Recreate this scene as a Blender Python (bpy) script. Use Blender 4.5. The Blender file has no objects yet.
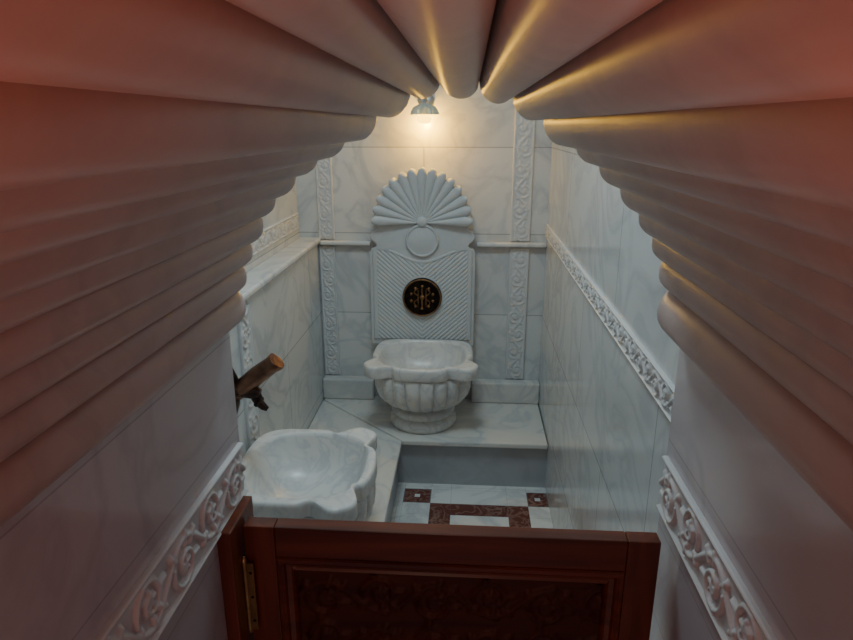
import bpy, bmesh, math
import numpy as np
from mathutils import Vector, Matrix
from mathutils.geometry import tessellate_polygon
H=1.5
S=bpy.context.scene
COL=S.collection
pi=math.pi

# ------------------------------------------------------------ materials
def newmat(name):
    m=bpy.data.materials.new(name); m.use_nodes=True
    nt=m.node_tree; b=nt.nodes['Principled BSDF']
    return m,nt,b
def marble(name,base=(.80,.80,.77),vein=(.44,.46,.49),rough=.25,scale=3.0,axes=None,bw=.9,bh=.42,off=(0,0),joint=(.55,.56,.58),amount=1.0,mortar=.0024,spec=.5):
    m,nt,b=newmat(name); N=nt.nodes; L=nt.links
    tc=N.new('ShaderNodeTexCoord')
    n1=N.new('ShaderNodeTexNoise'); n1.inputs['Scale'].default_value=scale; n1.inputs['Detail'].default_value=8; n1.inputs['Distortion'].default_value=1.6
    L.new(tc.outputs['Object'],n1.inputs['Vector'])
    r1=N.new('ShaderNodeValToRGB'); e=r1.color_ramp.elements
    e[0].position=.43; e[0].color=(0,0,0,1); e[1].position=.57; e[1].color=(0,0,0,1)
    k=r1.color_ramp.elements.new(.5); k.color=(1,1,1,1)
    L.new(n1.outputs['Fac'],r1.inputs['Fac'])
    n2=N.new('ShaderNodeTexNoise'); n2.inputs['Scale'].default_value=scale*.6; n2.inputs['Detail'].default_value=5
    L.new(tc.outputs['Object'],n2.inputs['Vector'])
    mul=N.new('ShaderNodeMath'); mul.operation='MULTIPLY'
    L.new(r1.outputs['Color'],mul.inputs[0]); L.new(n2.outputs['Fac'],mul.inputs[1])
    mul2=N.new('ShaderNodeMath'); mul2.operation='MULTIPLY'; mul2.inputs[1].default_value=amount
    L.new(mul.outputs[0],mul2.inputs[0])
    cl=N.new('ShaderNodeMix'); cl.data_type='RGBA'
    cl.inputs[6].default_value=(*base,1); cl.inputs[7].default_value=(*[c*.78 for c in base],1)
    L.new(n2.outputs['Fac'],cl.inputs[0])
    mx=N.new('ShaderNodeMix'); mx.data_type='RGBA'
    L.new(mul2.outputs[0],mx.inputs[0]); L.new(cl.outputs[2],mx.inputs[6]); mx.inputs[7].default_value=(*vein,1)
    out=mx.outputs[2]
    if axes:
        sep=N.new('ShaderNodeSeparateXYZ'); L.new(tc.outputs['Object'],sep.inputs[0])
        cb=N.new('ShaderNodeCombineXYZ')
        for i,a in enumerate(axes):
            ad=N.new('ShaderNodeMath'); ad.operation='ADD'; ad.inputs[1].default_value=off[i]
            L.new(sep.outputs[a],ad.inputs[0]); L.new(ad.outputs[0],cb.inputs[i])
        br=N.new('ShaderNodeTexBrick'); br.offset=.5
        br.inputs['Scale'].default_value=1; br.inputs['Brick Width'].default_value=bw; br.inputs['Row Height'].default_value=bh
        br.inputs['Mortar Size'].default_value=mortar; br.inputs['Mortar Smooth'].default_value=.3
        br.inputs['Color1'].default_value=(1,1,1,1); br.inputs['Color2'].default_value=(.92,.93,.94,1); br.inputs['Mortar'].default_value=(*joint,1)
        L.new(cb.outputs[0],br.inputs['Vector'])
        m3=N.new('ShaderNodeMix'); m3.data_type='RGBA'; m3.blend_type='MULTIPLY'; m3.inputs[0].default_value=1
        L.new(out,m3.inputs[6]); L.new(br.outputs['Color'],m3.inputs[7]); out=m3.outputs[2]
    L.new(out,b.inputs['Base Color'])
    b.inputs['Roughness'].default_value=rough
    b.inputs['Specular IOR Level'].default_value=spec
    return m
def wood(name,c1,c2,rough=.35,axis=0,spec=.5):
    m,nt,b=newmat(name); N=nt.nodes; L=nt.links
    tc=N.new('ShaderNodeTexCoord'); mp=N.new('ShaderNodeMapping')
    sc=[40,40,40]; sc[axis]=3; mp.inputs['Scale'].default_value=sc
    L.new(tc.outputs['Object'],mp.inputs['Vector'])
    n=N.new('ShaderNodeTexNoise'); n.inputs['Scale'].default_value=1; n.inputs['Detail'].default_value=6; n.inputs['Distortion'].default_value=.6
    L.new(mp.outputs[0],n.inputs['Vector'])
    r=N.new('ShaderNodeValToRGB'); r.color_ramp.elements[0].color=(*c1,1); r.color_ramp.elements[1].color=(*c2,1)
    r.color_ramp.elements[0].position=.3; r.color_ramp.elements[1].position=.7
    L.new(n.outputs['Fac'],r.inputs['Fac']); L.new(r.outputs['Color'],b.inputs['Base Color'])
    b.inputs['Roughness'].default_value=rough
    b.inputs['Specular IOR Level'].default_value=spec
    return m
def metal(name,c1,c2,rough=.35,scale=30):
    m,nt,b=newmat(name); N=nt.nodes; L=nt.links
    tc=N.new('ShaderNodeTexCoord')
    n=N.new('ShaderNodeTexNoise'); n.inputs['Scale'].default_value=scale; n.inputs['Detail'].default_value=5
    L.new(tc.outputs['Object'],n.inputs['Vector'])
    r=N.new('ShaderNodeValToRGB'); r.color_ramp.elements[0].color=(*c1,1); r.color_ramp.elements[1].color=(*c2,1)
    r.color_ramp.elements[0].position=.35; r.color_ramp.elements[1].position=.65
    L.new(n.outputs['Fac'],r.inputs['Fac']); L.new(r.outputs['Color'],b.inputs['Base Color'])
    b.inputs['Metallic'].default_value=1; b.inputs['Roughness'].default_value=rough
    return m
M_back=marble('marble_back',axes=(0,2),bw=1.5,bh=.38,off=(.2,1.613),base=(.78,.78,.75))
M_side=marble('marble_side',axes=(1,2),bw=.8,bh=.38,off=(.1,1.613),rough=.14,base=(.75,.77,.76))
M_plain=marble('marble_plain')
M_carve=marble('marble_carved',base=(.72,.72,.71),rough=.45,amount=.3)
M_basin=marble('marble_basin',base=(.82,.81,.77),rough=.3,scale=8,amount=.9)
M_panel=marble('marble_panel',base=(.64,.66,.66),rough=.4,scale=6,amount=.3)
M_vault=marble('marble_vault',base=(.60,.47,.43),vein=(.34,.26,.24),rough=.32,amount=.6,spec=.35)  # brown tint puts part of the orange hall light into the marble colour
M_entry=marble('marble_entry',base=(.66,.62,.64),vein=(.42,.38,.41),rough=.12,axes=(1,2),bw=2.4,bh=.14,off=(.25,.01),amount=.8,mortar=.0012,joint=(.74,.71,.73))
M_plat=marble('marble_platform',base=(.80,.78,.72),rough=.22)
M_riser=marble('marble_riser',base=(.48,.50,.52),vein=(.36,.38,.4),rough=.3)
M_grout=marble('floor_grout',base=(.2,.2,.2),vein=(.15,.15,.15))
M_white=marble('floor_white_marble',base=(.88,.88,.84),rough=.15)
M_red=marble('floor_red_marble',base=(.17,.055,.04),vein=(.4,.25,.2),rough=.15,scale=14)
M_ceil=marble('ceiling_plaster',base=(.8,.82,.82),rough=.8,amount=.1)
M_wood=wood('mahogany_rail',(.08,.015,.006),(.20,.042,.014),.28,0)
M_woodv=wood('mahogany_stile',(.08,.015,.006),(.19,.040,.013),.28,2)
M_woodc=wood('mahogany_carving',(.045,.010,.005),(.10,.022,.009),.45,0,.25)
M_bronze=metal('bronze_dark',(.018,.014,.012),(.05,.035,.028),.4,60)
M_gold=metal('rosette_copper',(.26,.13,.06),(.45,.25,.12),.4,60)
M_rim=metal('rosette_rim',(.20,.11,.06),(.36,.20,.10),.4,60)
M_copper=metal('copper_aged',(.12,.065,.045),(.28,.14,.09),.35,25)
M_iron=metal('tap_dark',(.03,.028,.028),(.12,.07,.055),.4,40)
M_brass=metal('hinge_brass',(.35,.2,.09),(.55,.32,.14),.35,30)
M_chrome=metal('sconce_chrome',(.45,.46,.46),(.6,.6,.6),.35,20)
M_glass,nt,b=newmat('sconce_glass'); b.inputs['Base Color'].default_value=(.50,.58,.60,1); b.inputs['Transmission Weight'].default_value=.35; b.inputs['Roughness'].default_value=.3
M_bulb,nt,b=newmat('bulb_warm'); b.inputs['Base Color'].default_value=(1,.8,.4,1); b.inputs['Emission Color'].default_value=(1,.55,.04,1); b.inputs['Emission Strength'].default_value=8

# ------------------------------------------------------------ helpers
def finish(o,smooth=True,ang=40):
    me=o.data
    if smooth:
        bm=bmesh.new(); bm.from_mesh(me)
        for f in bm.faces: f.smooth=True
        for e in bm.edges:
            if len(e.link_faces)==2:
                e.smooth = e.calc_face_angle(0) < math.radians(ang)
        bm.to_mesh(me); bm.free()
def mesh(name,verts,faces,mat,parent=None,origin=(0,0,0),smooth=False,ang=40,world=True,normals=True):
    me=bpy.data.meshes.new(name)
    o=Vector(origin)
    vs=[(v[0]-o.x,v[1]-o.y,v[2]-o.z) for v in verts]
    me.from_pydata(vs,[],faces); me.update()
    if normals:
        bm=bmesh.new(); bm.from_mesh(me); bmesh.ops.recalc_face_normals(bm,faces=bm.faces[:]); bm.to_mesh(me); bm.free()
    mats=mat if isinstance(mat,(list,tuple)) else [mat]
    for m in mats: me.materials.append(m)
    ob=bpy.data.objects.new(name,me); COL.objects.link(ob)
    if parent is not None:
        ob.parent=parent; ob.location=o
    else:
        ob.location=(o.x,o.y,o.z+(H if world else 0))
    if smooth: finish(ob,True,ang)
    return ob
def boxgeo(x0,x1,y0,y1,z0,z1):
    v=[(x0,y0,z0),(x1,y0,z0),(x1,y1,z0),(x0,y1,z0),(x0,y0,z1),(x1,y0,z1),(x1,y1,z1),(x0,y1,z1)]
    f=[(0,3,2,1),(4,5,6,7),(0,1,5,4),(1,2,6,5),(2,3,7,6),(3,0,4,7)]
    return v,f
def bevel(o,w,seg=2):
    m=o.modifiers.new('bevel','BEVEL'); m.width=w; m.segments=seg; m.limit_method='ANGLE'
def box(name,x0,x1,y0,y1,z0,z1,mat,parent=None,bev=0,origin=None):
    v,f=boxgeo(x0,x1,y0,y1,z0,z1)
    o=mesh(name,v,f,mat,parent,origin=origin or (0,0,0))
    if bev: bevel(o,bev)
    return o
def struct(o,label=None):
    o['kind']='structure'
    if label: o['label']=label
    return o
def thing(o,label,cat,group=None):
    o['label']=label; o['category']=cat
    if group: o['group']=group
    return o
def empty(name,x,y,z,rz=0):
    o=bpy.data.objects.new(name,None); COL.objects.link(o); o.empty_display_size=.05
    o.location=(x,y,z+H); o.rotation_euler=(0,0,rz); return o
def lathe(name,prof,mat,parent,origin=(0,0,0),axis='Z',n=40,ang=45,mod=None):
    vs=[];fs=[]
    for (r,h) in prof:
        for i in range(n):
            a=2*pi*i/n; rr=r*(mod(a,r,h) if mod else 1)
            c,s=rr*math.cos(a),rr*math.sin(a)
            vs.append({'Z':(c,s,h),'X':(h,c,s),'Y':(c,-h,s)}[axis])
    for j in range(len(prof)-1):
        for i in range(n):
            k=(i+1)%n
            fs.append((j*n+i,j*n+k,(j+1)*n+k,(j+1)*n+i))
    if prof[0][0]>1e-5: fs.append(tuple(range(n))[::-1])
    if prof[-1][0]>1e-5: fs.append(tuple(range((len(prof)-1)*n,len(prof)*n)))
    ox,oy,oz=origin
    vs=[(a+ox,b_+oy,c+oz) for a,b_,c in vs]
    o=mesh(name,vs,fs,mat,parent,origin=origin,smooth=True,ang=ang)
    bm=bmesh.new(); bm.from_mesh(o.data); bmesh.ops.remove_doubles(bm,verts=bm.verts[:],dist=1e-6); bm.to_mesh(o.data); bm.free()
    return o
def tubegeo(pts,rad,n=16):
    P=[Vector(p) for p in pts]; vs=[];fs=[]
    up=Vector((0,1,0))
    for i,p in enumerate(P):
        t=(P[min(i+1,len(P)-1)]-P[max(i-1,0)]).normalized()
        a=t.cross(up)
        if a.length<1e-3: a=t.cross(Vector((1,0,0)))
        a.normalize(); b_=t.cross(a)
        for j in range(n):
            th=2*pi*j/n
            vs.append(tuple(p+rad[i]*(a*math.cos(th)+b_*math.sin(th))))
    for i in range(len(P)-1):
        for j in range(n):
            k=(j+1)%n; fs.append((i*n+j,i*n+k,(i+1)*n+k,(i+1)*n+j))
    fs.append(tuple(range(n))); fs.append(tuple(range((len(P)-1)*n,len(P)*n)))
    return vs,fs
def merge(parts):
    vs=[];fs=[]
    for v,f in parts:
        o=len(vs); vs+=list(v); fs+=[tuple(i+o for i in q) for q in f]
    return vs,fs

# ------------------------------------------------------------ carved relief (scroll vine) height field
def scroll_strokes():
    st=[]
    s=np.linspace(-.2,2.2,60); st.append((np.stack([s,.5+.30*np.sin(pi*s)],1),.05))
    for cx,cy,sg in ((.5,.40,1),(1.5,.60,-1)):
        t=np.linspace(0,1,70); a=pi*.9*sg+sg*t*2*pi*1.35; r=.30*(1-t)+.05
        st.append((np.stack([cx+r*np.cos(a),cy+r*np.sin(a)],1),.04))
        for q in range(5):
            aa=q*2*pi/5+.3; t2=np.linspace(.03,.12,6)
            st.append((np.stack([cx+t2*np.cos(aa),cy+t2*np.sin(aa)],1),.04))
        for q,(lx,ly) in enumerate(((.36,.36),(-.36,.34),(.42,-.05),(.1,.46),(-.1,-.42))):
            t2=np.linspace(.65,1.0,10)
            bx=cx+lx*t2+.04*np.sin(t2*6); by=cy+sg*ly*t2
            st.append((np.stack([bx,by],1),.05))
    return st
STR=scroll_strokes()
def scroll_tile(n):
    S_,T_=np.meshgrid(np.arange(2*n)/n,np.linspace(0,1,n+1),indexing='ij')
    h=np.zeros_like(S_)
    for pts,w in STR:
        for sh in (-2,0,2):
            p=pts+np.array([sh,0])
            if p[:,0].max()<-.2 or p[:,0].min()>2.2: continue
            d=np.full(S_.shape,9.)
            for q in p: d=np.minimum(d,(S_-q[0])**2+(T_-q[1])**2)
            d=np.sqrt(d)
            h=np.maximum(h,np.sqrt(np.clip(1-(d/w/1.15)**2,0,1)))
    return S_,T_,h
def relief(name,O,U,V,Nn,L,W,n,depth,mat,base=.006,border=True,parent=None,rows=1,bwid=.08):
    _,T_,tile=scroll_tile(n)
    w1=W/rows
    nl=int(round(L/w1*n)); 
    cols=[]
    for r in range(rows):
        hh=tile if r%2==0 else tile[:,::-1]
        cols.append(hh if r==0 else hh[:,1:])
    full=np.concatenate(cols,axis=1)
    m=full.shape[1]
    idx=np.arange(nl+1)%(2*n)
    h=full[idx]
    t=np.linspace(0,1,m); 
    if border:
        bw=bwid
        e=np.minimum(t,1-t)
        mask=np.clip((e-bw)/.03,0,1); rail=np.where(e<bw*1.0,1,0)*np.sqrt(np.clip(1-((e-bw*.5)/(bw*.55))**2,0,1))
        h=h*mask[None,:]*.9+rail[None,:]*.9
    O,U,V,Nn=Vector(O),Vector(U),Vector(V),Vector(Nn)
    vs=[];fs=[]
    for i in range(nl+1):
        a=L*i/nl
        for j in range(m):
            vs.append(tuple(O+U*a+V*(W*t[j])+Nn*(base+depth*float(h[i,j]))))
    for i in range(nl):
        for j in range(m-1):
            a=i*m+j; fs.append((a,a+m,a+m+1,a+1))
    loop=[i*m for i in range(nl+1)]+[nl*m+j for j in range(1,m)]+[i*m+m-1 for i in range(nl-1,-1,-1)]+[j for j in range(m-2,0,-1)]
    b0=len(vs)
    for k in loop:
        v=Vector(vs[k]); d=(v-O).dot(Nn); vs.append(tuple(v-Nn*(d)))
    for q in range(len(loop)):
        q2=(q+1)%len(loop)
        fs.append((loop[q],loop[q2],b0+q2,b0+q))
    return mesh(name,vs,fs,mat,parent,smooth=True,ang=75)

# ------------------------------------------------------------ room shell
XL,XLU,XR,YB,YF=-.69,-.777,.354,2.9,.85
FZ=-1.5; PZ=-1.28; CZ=.95
struct(box('wall_back',-1.0,.5,YB,YB+.12,FZ-.1,CZ+.1,M_back),'polished white marble slab end wall')
struct(box('wall_right',XR,XR+.12,YF,YB,FZ-.1,CZ+.1,M_side),'polished white marble slab side wall')
struct(box('wall_left_lower',XLU-.15,XL,YF,YB,FZ-.1,-.52,M_side),'thick lower marble wainscot wall')
struct(box('wall_left_upper',XLU-.15,XLU,YF,YB,-.52,CZ+.1,M_side),'recessed upper marble wall')
struct(box('ceiling',-.93,.474,YF,YB,CZ,CZ+.1,M_ceil),'plain pale ceiling')

def floor():
    X=[-.69,-.27,-.25,-.135,-.05,.183,.268,.354]
    Y=[-.6,.85,1.01,1.12,1.20,2.235,2.315,2.42,2.44,2.9]
    vs=[];fs=[];mi=[]
    def q(x0,x1,y0,y1,z,m,g=.0015):
        k=len(vs); vs.extend([(x0+g,y0+g,z),(x1-g,y0+g,z),(x1-g,y1-g,z),(x0+g,y1-g,z)]); fs.append((k,k+1,k+2,k+3)); mi.append(m)
    v,f=boxgeo(-.9,.47,-.6,2.9,FZ-.08,FZ-.001)
    vs+=v; fs+=f; mi+=[0]*6
    for i in range(len(X)-1):
        for j in range(len(Y)-1):
            x0,x1,y0,y1=X[i],X[i+1],Y[j],Y[j+1]
            cx,cy=(x0+x1)/2,(y0+y1)/2
            m=1
            if -.135<cx<.268 and 1.12<cy<2.315 and not(-.05<cx<.183 and 1.2<cy<2.235): m=2
            sq=((-.25<cx<-.135) or cx>.268) and (2.315<cy<2.42 or 1.01<cy<1.12)
            if sq: m=2
            g=.0035 if sq else .0003
            q(x0,x1,y0,y1,FZ,m,g)
            if sq: q(cx-.013,cx+.013,cy-.013,cy+.013,FZ+.0008,1)
    me=bpy.data.meshes.new('floor'); me.from_pydata([(a,b_,c+H) for a,b_,c in vs],[],fs)
    for m in (M_grout,M_white,M_red): me.materials.append(m)
    for p,m in zip(me.polygons,mi): p.material_index=m
    o=bpy.data.objects.new('floor',me); COL.objects.link(o); return o
struct(floor(),'white marble floor with dark red inlaid border squares')

# ------------------------------------------------------------ ribbed entry vault
GL=[(-.0370,.0384),(-.0749,.0338),(-.1185,.0122),(-.1578,-.0098),(-.1941,-.0311),(-.2272,-.054),(-.2586,-.0827),(-.2813,-.1133),(-.3008,-.1502),(-.3123,-.1851),(-.3239,-.2208),(-.3345,-.262)]
GR=[(.0104,.0383),(.0518,.0275),(.0937,.0084),(.1325,-.0156),(.1654,-.0388),(.1954,-.0673),(.2248,-.0987),(.246,-.1335),(.2626,-.1677),(.2774,-.2082),(.2900,-.262)]
G=[(x,z+.014*(1 if abs(x+.013)<.12 else .5)) for x,z in GL[::-1]+GR]
G=[(x*1.008,z) for x,z in G]
G[0]=(-.3375,-.262); G[-1]=(.2925,-.262)
YV=-.02
def vault():
    cen=Vector((-.02,-.26)); secs=[]
    ys=[(YV,1),(.3,1),(.55,1),(.82,1),(.838,.94),(.846,.82),(.85,.6)]
    for y,k in ys:
        pts=[]
        for a,b_ in zip(G[:-1],G[1:]):
            a=Vector(a); b2=Vector(b_); ch=(b2-a); n=Vector((ch.y,-ch.x)).normalized()
            if n.dot(cen-(a+b2)/2)<0: n=-n
            down=ch if ch.y<0 else -ch
            side=min(1,abs((a.x+b2.x)/2+.013)/.12)
            for i in range(16):
                t=i/16; s=math.sqrt(max(0,4*t*(1-t)))
                pts.append(a+ch*t+n*(ch.length*(.46+.12*side)*k*s)+down*((.04+.08*side)*k*s))
        pts.append(Vector(G[-1]))
        secs.append([(p.x,y,p.y) for p in pts])
    n=len(secs[0]); vs=[p for s in secs for p in s]; fs=[]
    for j in range(len(secs)-1):
        for i in range(n-1):
            fs.append((j*n+i,j*n+i+1,(j+1)*n+i+1,(j+1)*n+i))
    for j,flip in ((0,0),(len(secs)-1,1)):
        y=secs[j][0][1]; k=len(vs)
        outer=[(.474,y,-.262),(.474,y,CZ+.1),(-.93,y,CZ+.1),(-.93,y,-.262)]
        vs+=outer
        ids=[j*n+i for i in range(n)]+[k,k+1,k+2,k+3]
        for tr in tessellate_polygon([[Vector((vs[i][0],vs[i][2],0)) for i in ids]]):
            fs.append(tuple(ids[t] for t in tr))
        if j==0: k0=k
        else: k1=k
    for a in range(3): fs.append((k0+a,k0+a+1,k1+a+1,k1+a))
    return mesh('ceiling_vault',vs,fs,M_vault,smooth=True,ang=50)
struct(vault(),'scalloped arched marble vault of long rounded ribs')
struct(box('wall_entry_left',-.93,-.338,YV,YF,FZ-.08,-.262,M_entry),'polished marble passage wall')
struct(box('wall_entry_right',.293,.474,YV,YF,FZ-.08,-.262,M_entry),'polished marble passage wall')
tn=[0]
def trim(*a,**k):
    tn[0]+=1
    return struct(relief('trim_%d'%tn[0],*a,**k),'carved marble scroll relief band')
trim((-.338,.08,-.540),(0,1,0),(0,0,1),(1,0,0),.765,.085,48,.006,M_carve,base=.003,bwid=.06)
trim((.293,.08,-.540),(0,1,0),(0,0,1),(-1,0,0),.765,.085,48,.006,M_carve,base=.003,bwid=.06)
trim((XR,YF,-.480),(0,1,0),(0,0,1),(-1,0,0),YB-YF-.002,.058,24,.005,M_carve,base=.004)
trim((XLU,YF,-.45),(0,1,0),(0,0,1),(1,0,0),YB-YF-.03,.07,20,.005,M_carve)
for x0,x1 in ((-.685,-.612),(.191,.28)):
    trim((x1,YB,-1.17),(0,0,1),(-1,0,0),(0,-1,0),.635,x1-x0,24,.0045,M_carve,base=.008,bwid=.1,)
    trim((x1,YB,-.500),(0,0,1),(-1,0,0),(0,-1,0),1.2,x1-x0,22,.0045,M_carve,base=.008,bwid=.1)
trim((XL,1.80,-1.28),(0,0,1),(0,1,0),(1,0,0),.74,.10,26,.005,M_carve,base=.006)
def tbox(*a,**k):
    tn[0]+=1
    return struct(box('trim_%d'%tn[0],*a,**k),'polished white marble ledge')
tbox(XLU,XL+.014,YF,YB,-.520,-.495,M_plain,bev=.008)
tbox(XL+.014,-.442,YB-.035,YB,-.526,-.507,M_plain,bev=.006)
tbox(.040,XR,YB-.035,YB,-.526,-.507,M_plain,bev=.006)
def bb(name,*a):
    o=struct(box(name,*a,bev=.008),'white marble skirting block'); return o
bb('baseboard_back_left',XL,-.44,YB-.06,YB,PZ,-1.175,M_plat)
bb('baseboard_back_right',.03,XR,YB-.06,YB,PZ,-1.175,M_plat)

# ------------------------------------------------------------ platform (L shaped)
plat=empty('bath_platform',-.2,2.6,FZ)
thing(plat,'raised L-shaped white marble step with grey riser along the walls','platform')
def lprism(x0,x1,xi,y0,yi,y1,z0,z1):
    p=[(x0,y0),(xi,y0),(xi,yi),(x1,yi),(x1,y1),(x0,y1)]
    n=6; vs=[(x,y,z0) for x,y in p]+[(x,y,z1) for x,y in p]
    fs=[(0,1,2,5)[::-1],(2,3,4,5)[::-1],(6,7,8,11),(8,9,10,11)]+[(i,(i+1)%n,(i+1)%n+n,i+n) for i in range(n)]
    return vs,fs
def loc(vs,o=(-.2,2.6,FZ)): return [(a-o[0],b_-o[1],c-o[2]) for a,b_,c in vs]
zt,zb=PZ,PZ-.024
A=[(XL,YF),(-.262,YF),(-.262,2.436),(XL,2.84)]
B=[(-.262,2.436),(XR,2.436),(XR,YB-.0),(XL,YB-.0),(XL,2.84)]
for P,g in ((A,'slab'),(B,'slab')):
    n=len(P); c=Vector((sum(p[0] for p in P)/n,sum(p[1] for p in P)/n))
    Q=[(p[0]+(c.x-p[0])*.005,p[1]+(c.y-p[1])*.005) for p in P]
    vs=[(x,y,zb) for x,y in Q]+[(x,y,zt) for x,y in Q]
    fs=[tuple(range(n))[::-1],tuple(range(n,2*n))]+[(i,(i+1)%n,(i+1)%n+n,i+n) for i in range(n)]
    o=mesh(g,loc(vs),fs,M_plat,plat); bevel(o,.006)
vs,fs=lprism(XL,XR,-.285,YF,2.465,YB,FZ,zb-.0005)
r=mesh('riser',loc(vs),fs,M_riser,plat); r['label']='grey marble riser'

# ------------------------------------------------------------ kurna basins
def basin(name,x,y,rz,label,zr=PZ):
    e=empty(name,x,y,zr,rz); thing(e,label,'basin',None)
    n=240; cy=.203; cp=.178
    def outl(a,inset=0):
        s,c=math.sin(a),math.cos(a)
        nn=2.3 if c>0 else 4.5
        aa,bb_=.218-inset,(.206 if c>0 else .201)-inset
        r=1/((abs(s)/aa)**nn+(abs(c)/bb_)**nn)**(1/nn)
        ab=math.degrees(abs(a if a<=pi else a-2*pi))
        d=(ab-55)/13
        r+=.053*math.exp(-abs(d)**4)
        r-=.016*math.exp(-((ab-75)/5.5)**2)
        r-=.014*math.exp(-((ab-36)/5.0)**2)
        return r
    ped=[(.140,0),(.146,.005),(.149,.016),(.148,.028),(.142,.038),(.132,.043),(.126,.046),(.124,.050),(.132,.055),(.138,.064),(.138,.074),(.132,.083),(.122,.088),(.116,.093),(.115,.099)]
    vs=[];fs=[]
    for r,h in ped:
        for i in range(n):
            a=2*pi*i/n; g=1+.03*abs(math.sin(14*a)) if .052<h<.086 else 1
            vs.append((r*g*math.sin(a),cp+r*g*math.cos(a),h))
    for j in range(len(ped)-1):
        for i in range(n):
            k=(i+1)%n; fs.append((j*n+i,j*n+k,(j+1)*n+k,(j+1)*n+i))
    fs.append(tuple(range(n))); fs.append(tuple(range((len(ped)-1)*n,len(ped)*n)))
    mesh('pedestal',vs,fs,M_basin,e,smooth=True,ang=50)
    rings=[('c',.120,.0995,0),('c',.132,.103,.5),('c',.152,.113,1),('c',.172,.13,1),('c',.186,.155,1),('c',.195,.185,1),('c',.200,.215,1),('c',.202,.245,1),('c',.202,.258,.9),('c',.198,.268,.3),('c',.197,.272,0),
           ('o',.014,.274,0),('o',.004,.277,0),('o',.0,.283,0),('o',.0,.317,0),('o',.0015,.325,0),('o',.006,.3295,0),('o',.011,.330,0),
           ('i',.186,.330,0),('i',.183,.3285,0),('i',.178,.318,0),('i',.173,.298,0),('i',.160,.262,0),('i',.142,.228,0),('i',.110,.205,0),('i',.06,.192,0),('i',.012,.188,0)]
    vs=[];fs=[]
    for kind,r,z,g in rings:
        for i in range(n):
            a=2*pi*i/n; cc=cy
            if kind=='c':
                f=min(1,max(0,(z-.0995)/.1)); cc=cp+(cy-cp)*f
                rr=r*(1+g*(.085*abs(math.sin(10*a))**.7-.05))*(1+.05*math.sin(a)**2)
                rr=min(rr,outl(a,.002)-.004) 
            elif kind=='o': rr=outl(a,0)-r
            else:
                nn=2.0+.9*min(1,(r/.17)**2)
                s,c=math.sin(a),math.cos(a)
                rr=r*.97/((abs(s)/1.06)**nn+abs(c)**nn)**(1/nn)
                rr=min(rr,outl(a,0)-.014)
            vs.append((rr*math.sin(a),cc+rr*math.cos(a),z))
    for j in range(len(rings)-1):
        for i in range(n):
            k=(i+1)%n; fs.append((j*n+i,j*n+k,(j+1)*n+k,(j+1)*n+i))
    fs.append(tuple(range(n))); fs.append(tuple(range((len(rings)-1)*n,len(rings)*n)))
    mesh('bowl',vs,fs,M_basin,e,smooth=True,ang=50)
    return e
basin('marble_basin',-.186,2.816,pi,'white marble fluted hammam basin below the carved panel')
basin('marble_basin',XL+.024,1.655,-pi/2,'white marble hammam basin beneath the bronze tap')

# ------------------------------------------------------------ carved fountain panel
FX=-.203; FY=2.83
fp=empty('fountain_panel',FX,FY+.07,-.935)
thing(fp,'tall carved grey marble backboard with shell crest above basin','fountain panel')
def L3(x,z,d):
    return (x,-.07-d,z+.935)
half=[(.238,-.985),(.238,-.560),(.236,-.545),(.228,-.533),(.214,-.528),(.206,-.520),(.207,-.508),(.222,-.498),(.232,-.484),(.233,-.470),(.226,-.458),(.214,-.453),(.203,-.446),(.198,-.432),(.204,-.420),(.215,-.412),(.216,-.395)]
left=[(-x,z) for x,z in half][::-1]
top=[]
for i in range(1,24):
    a=pi*i/24; top.append((.200*math.cos(a),-.400+.200*math.sin(a)))
outl=half+top+left
n=len(outl)
vs=[L3(x,z,0) for x,z in outl]+[(x,0,z+.935) for x,z in outl]
fs=[]
for tr in tessellate_polygon([[Vector((x,z,0)) for x,z in outl]]):
    fs.append(tuple(tr)); fs.append(tuple(t+n for t in tr)[::-1])
fs+=[(i,(i+1)%n,(i+1)%n+n,i+n) for i in range(n)]
o=mesh('slab',vs,fs,M_panel,fp); bevel(o,.006,2)
nx,nz=240,230
vs=[];fs=[]
x0,x1,z0,z1=-.226,.226,-.955,-.535
for i in range(nx+1):
    for j in range(nz+1):
        x=x0+(x1-x0)*i/nx; z=z0+(z1-z0)*j/nz
        p=((abs(x)*.9 - z)/.0205)%1.0
        h=.0058*math.sqrt(max(0,1-(2*p-1)**2))
        if abs(x)>.204: 
            p=min(1,(abs(x)-.204)/.022); h=.007*math.sqrt(max(0,1-(2*p-1)**2))
        d=math.hypot(x,(z+.752))
        if d<.098: h=.006
        zz=-.560-.030*math.cos(min(1,abs(x)/.2)*pi)
        if abs(x)<=.204:
            if z>zz: h=.004
            if abs(z-zz)<.005: h=.0075
        vs.append(L3(x,z,h+.001))
for i in range(nx):
    for j in range(nz):
        a=i*(nz+1)+j; fs.append((a,a+nz+1,a+nz+2,a+1))
o=mesh('reeded_field',vs,fs,M_panel,fp,smooth=True,ang=60); o['label']='diagonal reeded relief field'
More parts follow.
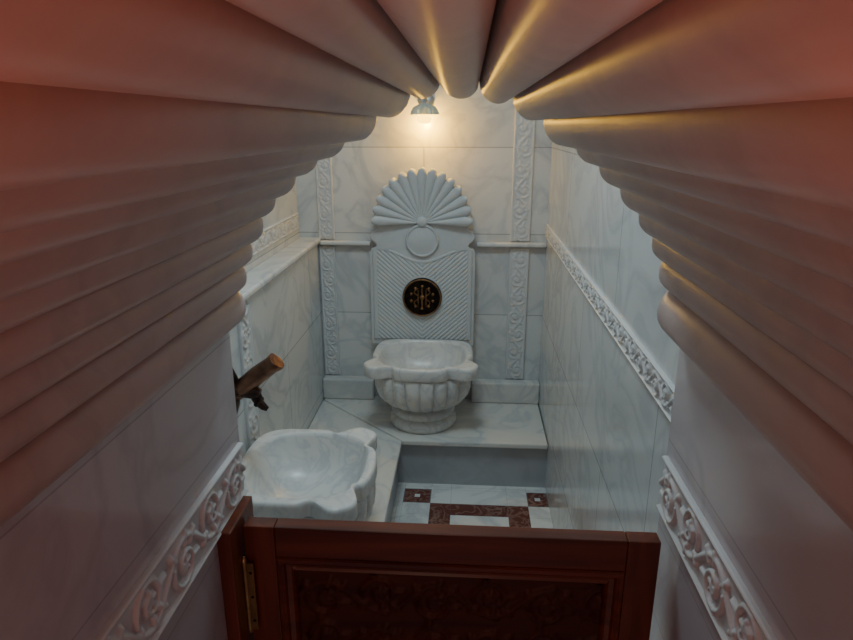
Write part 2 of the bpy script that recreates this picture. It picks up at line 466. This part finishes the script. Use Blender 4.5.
# shell
vs=[];fs=[]
NL=15; ns=16; nr=28; na=NL*ns
a0,a1=math.radians(-3),math.radians(183)
for i in range(na+1):
    a=a0+(a1-a0)*i/na; t=(i/ns)%1.0; s=math.sin(pi*t)
    R=.198+.026*max(0,s)**.7
    if i%ns==0: s=0
    for j in range(nr+1):
        q=j/nr; r=.018+(R-.018)*q
        prof=.014+.020*q
        h=prof+ (.015*q+.001)*s**.8
        if q>.95: h-=.006*((q-.95)/.05)**2
        vs.append(L3(r*math.cos(a)*1.0,-.414+r*math.sin(a)*1.07,h))
for i in range(na):
    for j in range(nr):
        a=i*(nr+1)+j; fs.append((a,a+nr+1,a+nr+2,a+1))
for i in range(na):
    a=i*(nr+1)+nr; b_=a+nr+1; k=len(vs)
    va=vs[a]; vb=vs[b_]; vs.append((va[0],-.04,va[2])); vs.append((vb[0],-.04,vb[2])); fs.append((a,b_,k+1,k))
for i in (0,na):
    for j in range(nr):
        a=i*(nr+1)+j; k=len(vs); va=vs[a]; vb=vs[a+1]
        vs.append((va[0],-.04,va[2])); vs.append((vb[0],-.04,vb[2])); fs.append((a,a+1,k+1,k))
o=mesh('shell_crest',vs,fs,M_panel,fp,smooth=True,ang=40); o['label']='scallop shell crest with fanned ribs'
lathe('shell_boss',[(.024,0),(.024,.018),(.020,.024),(.01,.027),(0,.028)],M_panel,fp,origin=(0,-.07,-.408+.935),axis='Y')
lathe('medallion',[(.074,0),(.074,.012),(.071,.018),(.067,.019),(.063,.013),(.060,.013),(.04,.018),(.0,.020)],M_panel,fp,origin=(0,-.071,-.492+.935),axis='Y',n=56)
ro=lathe('rosette',[(.090,0),(.090,.014),(.085,.020),(.079,.018),(.076,.012),(.0,.012)],M_bronze,fp,origin=(0,-.0735,-.752+.935),axis='Y',n=56)
ro['label']='round dark bronze pierced rosette'
parts=[]
def ball(c,r,n=10,m=6,fl=1):
    vs=[];fs=[]
    for j in range(m+1):
        ph=pi*j/m
        for i in range(n):
            th=2*pi*i/n; vs.append((c[0]+r*math.sin(ph)*math.cos(th),c[1]-r*fl*math.cos(ph),c[2]+r*math.sin(ph)*math.sin(th)))
    for j in range(m):
        for i in range(n):
            k=(i+1)%n; fs.append((j*n+i,j*n+k,(j+1)*n+k,(j+1)*n+i))
    return vs,fs
cyf=-.013
for x,w_,h0,h1 in ((0,.0045,-.05,.05),(.018,.003,-.035,.035),(-.018,.003,-.035,.035)):
    parts.append(tubegeo([(x,cyf-.001,h0),(x,cyf-.001,0),(x,cyf-.001,h1)],[w_*.6,w_,w_*.6],8))
for q in range(10):
    a=2*pi*q/10+.31
    parts.append(ball((.052*math.cos(a),cyf,.052*math.sin(a)),.0075,8,5,.8))
for sx in (-1,1):
    for sz in (-1,1):
        p=[(sx*(.018+.018*math.sin(t*pi)),cyf-.001,sz*(.008+.035*t)) for t in np.linspace(0,1,10)]
        parts.append(tubegeo(p,[.0028]*10,6))
parts.append(ball((0,cyf,0),.012,12,6,.6))
vs,fs=merge(parts); 
mesh('rosette_tracery',vs,fs,M_gold,ro,smooth=True)
p=[(.0845*math.cos(2*pi*i/48),-.0185,.0845*math.sin(2*pi*i/48)) for i in range(49)]
v,f=tubegeo(p,[.0035]*49,8); mesh('rosette_rim',v,f,M_rim,ro,smooth=True)

# ------------------------------------------------------------ tap on the left wall
tp=empty('wall_tap',XL,1.67,-.73); thing(tp,'aged bronze wall tap with thick angled spout above basin','tap')
lathe('escutcheon',[(.046,.0),(.046,.006),(.036,.012),(.026,.016),(.022,.03)],M_iron,tp,axis='X',n=32)
v,f=tubegeo([(.012,0,-.085),(.016,0,-.05),(.020,0,0),(.017,0,.035),(.012,0,.068)],[.012,.020,.026,.020,.012],16)
mesh('back_plate',v,f,M_iron,tp,smooth=True)
v,f=tubegeo([(.02,0,0),(.04,0,0),(.06,0,-.002),(.085,0,-.008),(.10,0,-.012)],[.020,.026,.022,.020,.015],18)
mesh('valve_body',v,f,M_iron,tp,smooth=True)
v,f=tubegeo([(.02,0,-.025),(.03,0,-.014),(.055,0,.010),(.10,0,.048),(.14,0,.078),(.155,0,.089),(.158,0,.091),(.156,0,.090),(.135,0,.074)],[.014,.022,.027,.027,.025,.028,.025,.014,.013],20)
o=mesh('spout',v,f,M_copper,tp,smooth=True); o['label']='thick copper coloured spout'
v,f=merge([tubegeo([(.085,0,-.008),(.09,0,-.025),(.095,0,-.040),(.107,0,-.052),(.119,0,-.060)],[.015,.016,.013,.011,.007],14),
           tubegeo([(.093,-.022,-.036),(.095,0,-.04),(.097,.022,-.036)],[.007,.010,.007],12)])
mesh('nozzle',v,f,M_iron,tp,smooth=True)

# ------------------------------------------------------------ sconce
sc=empty('wall_sconce',-.190,YB,.098); thing(sc,'small wall lamp with ribbed glass shade glowing warm yellow','lamp')
lathe('wall_plate',[(.035,0),(.035,.008),(.026,.016),(.012,.022)],M_chrome,sc,axis='Y',n=32)
v,f=tubegeo([(0,-.015,0),(0,-.05,.012),(0,-.075,.012),(0,-.095,-.002),(0,-.10,-.02)],[.007]*5,14)
mesh('arm',v,f,M_chrome,sc,smooth=True)
lathe('lamp_shade',[(.018,-.012),(.026,-.016),(.044,-.026),(.054,-.042),(.057,-.056),(.054,-.056),(.050,-.042),(.040,-.030),(.022,-.020)],M_glass,sc,origin=(0,-.10,0),n=72,mod=lambda a,r,h:1+.05*math.cos(18*a))
lathe('bulb',[(.0,-.094),(.014,-.092),(.028,-.083),(.032,-.068),(.022,-.050),(.010,-.036),(.0,-.03)],M_bulb,sc,origin=(0,-.10,0),n=24)

# ------------------------------------------------------------ half door
D0,D1=.775,.800; DXL,DXR,DT,DB=-.315,.275,-.552,-1.485
dr=empty('half_door',DXL,D0,DB); 
thing(dr,'low dark mahogany door with carved arabesque panel across the passage','door')
def DL(v): return [(a-DXL,b_-D0,c-DB) for a,b_,c in v]
def dbox(name,x0,x1,y0,y1,z0,z1,mat,bev=.0015):
    v,f=boxgeo(x0,x1,y0,y1,z0,z1); o=mesh(name,DL(v),f,mat,dr); bevel(o,bev); return o
dbox('top_rail',DXL+.045,DXR-.045,D0,D1,DT-.050,DT,M_wood)
dbox('bottom_rail',DXL+.045,DXR-.045,D0,D1,DB,DB+.09,M_wood)
dbox('stile',DXL,DXL+.0445,D0,D1,DB,DT,M_woodv)
dbox('stile',DXR-.0445,DXR,D0,D1,DB,DT,M_woodv)
px0,px1,pz0,pz1=DXL+.045,DXR-.045,DB+.09,DT-.050
prof=[(0,0),(.002,-.003),(.007,-.004),(.011,-.001),(.013,.004),(.020,.006),(.024,.004),(.026,.008),(.026,.012)]
vs=[];fs=[]
for (d,y) in prof:
    vs+=[(px0+d,D0+y,pz0+d),(px1-d,D0+y,pz0+d),(px1-d,D0+y,pz1-d),(px0+d,D0+y,pz1-d)]
for j in range(len(prof)-1):
    for i in range(4):
        k=(i+1)%4; fs.append((j*4+i,j*4+k,(j+1)*4+k,(j+1)*4+i))
mesh('panel_moulding',DL(vs),fs,M_wood,dr)
dbox('panel',px0,px1,D0+.011,D1-.004,pz0,pz1,M_woodc,.0005)
w=px1-px0-.056; hgt=pz1-pz0-.056
o=relief('carving',(0,0,0),(1,0,0),(0,0,1),(0,-1,0),w,hgt,24,.0055,M_woodc,base=.001,border=False,rows=9)
o.parent=dr; o.location=(px0+.028-DXL,.0105,pz0+.028-DB); o['label']='carved scrolling arabesque relief'
hz=-.666
hp=lathe('hinge',[(.0,-.068),(.003,-.066),(.005,-.061),(.0052,-.058),(.0052,-.02),(.0046,-.0195),(.0046,-.0185),(.0052,-.018),(.0052,.018),(.0046,.0185),(.0046,.0195),(.0052,.02),(.0052,.058),(.005,.061),(.003,.066),(0,.068)],M_brass,dr,origin=(-.001,-.006,hz-DB),n=20)
hp['label']='brass barrel hinge'
v,f=boxgeo(.0,.014,-.0035,.0,-.058,.058); mesh('hinge_leaf',v,f,M_brass,hp)
for z in (-.042,0,.042):
    v,f=ball((.0095,-.0035,z),.0025,8,4,.6); mesh('screw',v,f,M_bronze,hp)
struct(box('trim_door_post',-.338,-.318,.735,.83,FZ,-.536,M_woodv,bev=.002),'dark mahogany door post')

# ------------------------------------------------------------ lights
def pt(name,loc_,e,c,r=.05):
    l=bpy.data.lights.new(name,'POINT'); l.energy=e; l.color=c; l.shadow_soft_size=r
    o=bpy.data.objects.new(name,l); COL.objects.link(o); o.location=(loc_[0],loc_[1],loc_[2]+H); return o
def area(name,loc_,rot,e,c,sx,sy):
    l=bpy.data.lights.new(name,'AREA'); l.energy=e; l.color=c; l.shape='RECTANGLE'; l.size=sx; l.size_y=sy
    o=bpy.data.objects.new(name,l); COL.objects.link(o); o.location=(loc_[0],loc_[1],loc_[2]+H); o.rotation_euler=rot; return o
area('room_ceiling_light',(-.2,1.6,.93),(0,0,0),12,(.70,.90,1),.4,.4)
pt('sconce_light',(-.190,YB-.065,.0),4.2,(1,.52,.02),.012)
pt('hall_lamp_and_fill',(-.12,-.75,-.45),4.6,(1,.52,.36),.06)
pt('hall_lamp_and_fill',(-.30,-.15,-.20),.35,(1,.36,.18),.03)
pt('hall_lamp_and_fill',(.26,-.15,-.20),.35,(1,.36,.18),.03)
pt('hall_lamp_and_fill',(-.14,.03,-.060),.26,(1,.14,.03),.015)  # added fill inside the vault mouth, makes orange spots on left ribs
pt('hall_lamp_and_fill',(.09,.03,-.050),.26,(1,.14,.03),.015)  # added fill as well, for the orange spots on right ribs
w=bpy.data.worlds.new('world'); S.world=w; w.use_nodes=True
w.node_tree.nodes['Background'].inputs[0].default_value=(.68,.60,.72,1)
w.node_tree.nodes['Background'].inputs[1].default_value=.14
# ------------------------------------------------------------ camera
cd=bpy.data.cameras.new('camera'); cd.sensor_width=36; cd.lens=27.01; cd.clip_start=.01
cam=bpy.data.objects.new('camera',cd); COL.objects.link(cam); cam.location=(0,0,H)
cam.rotation_euler=(math.radians(90-16.94),0,math.radians(3.72))
S.camera=cam
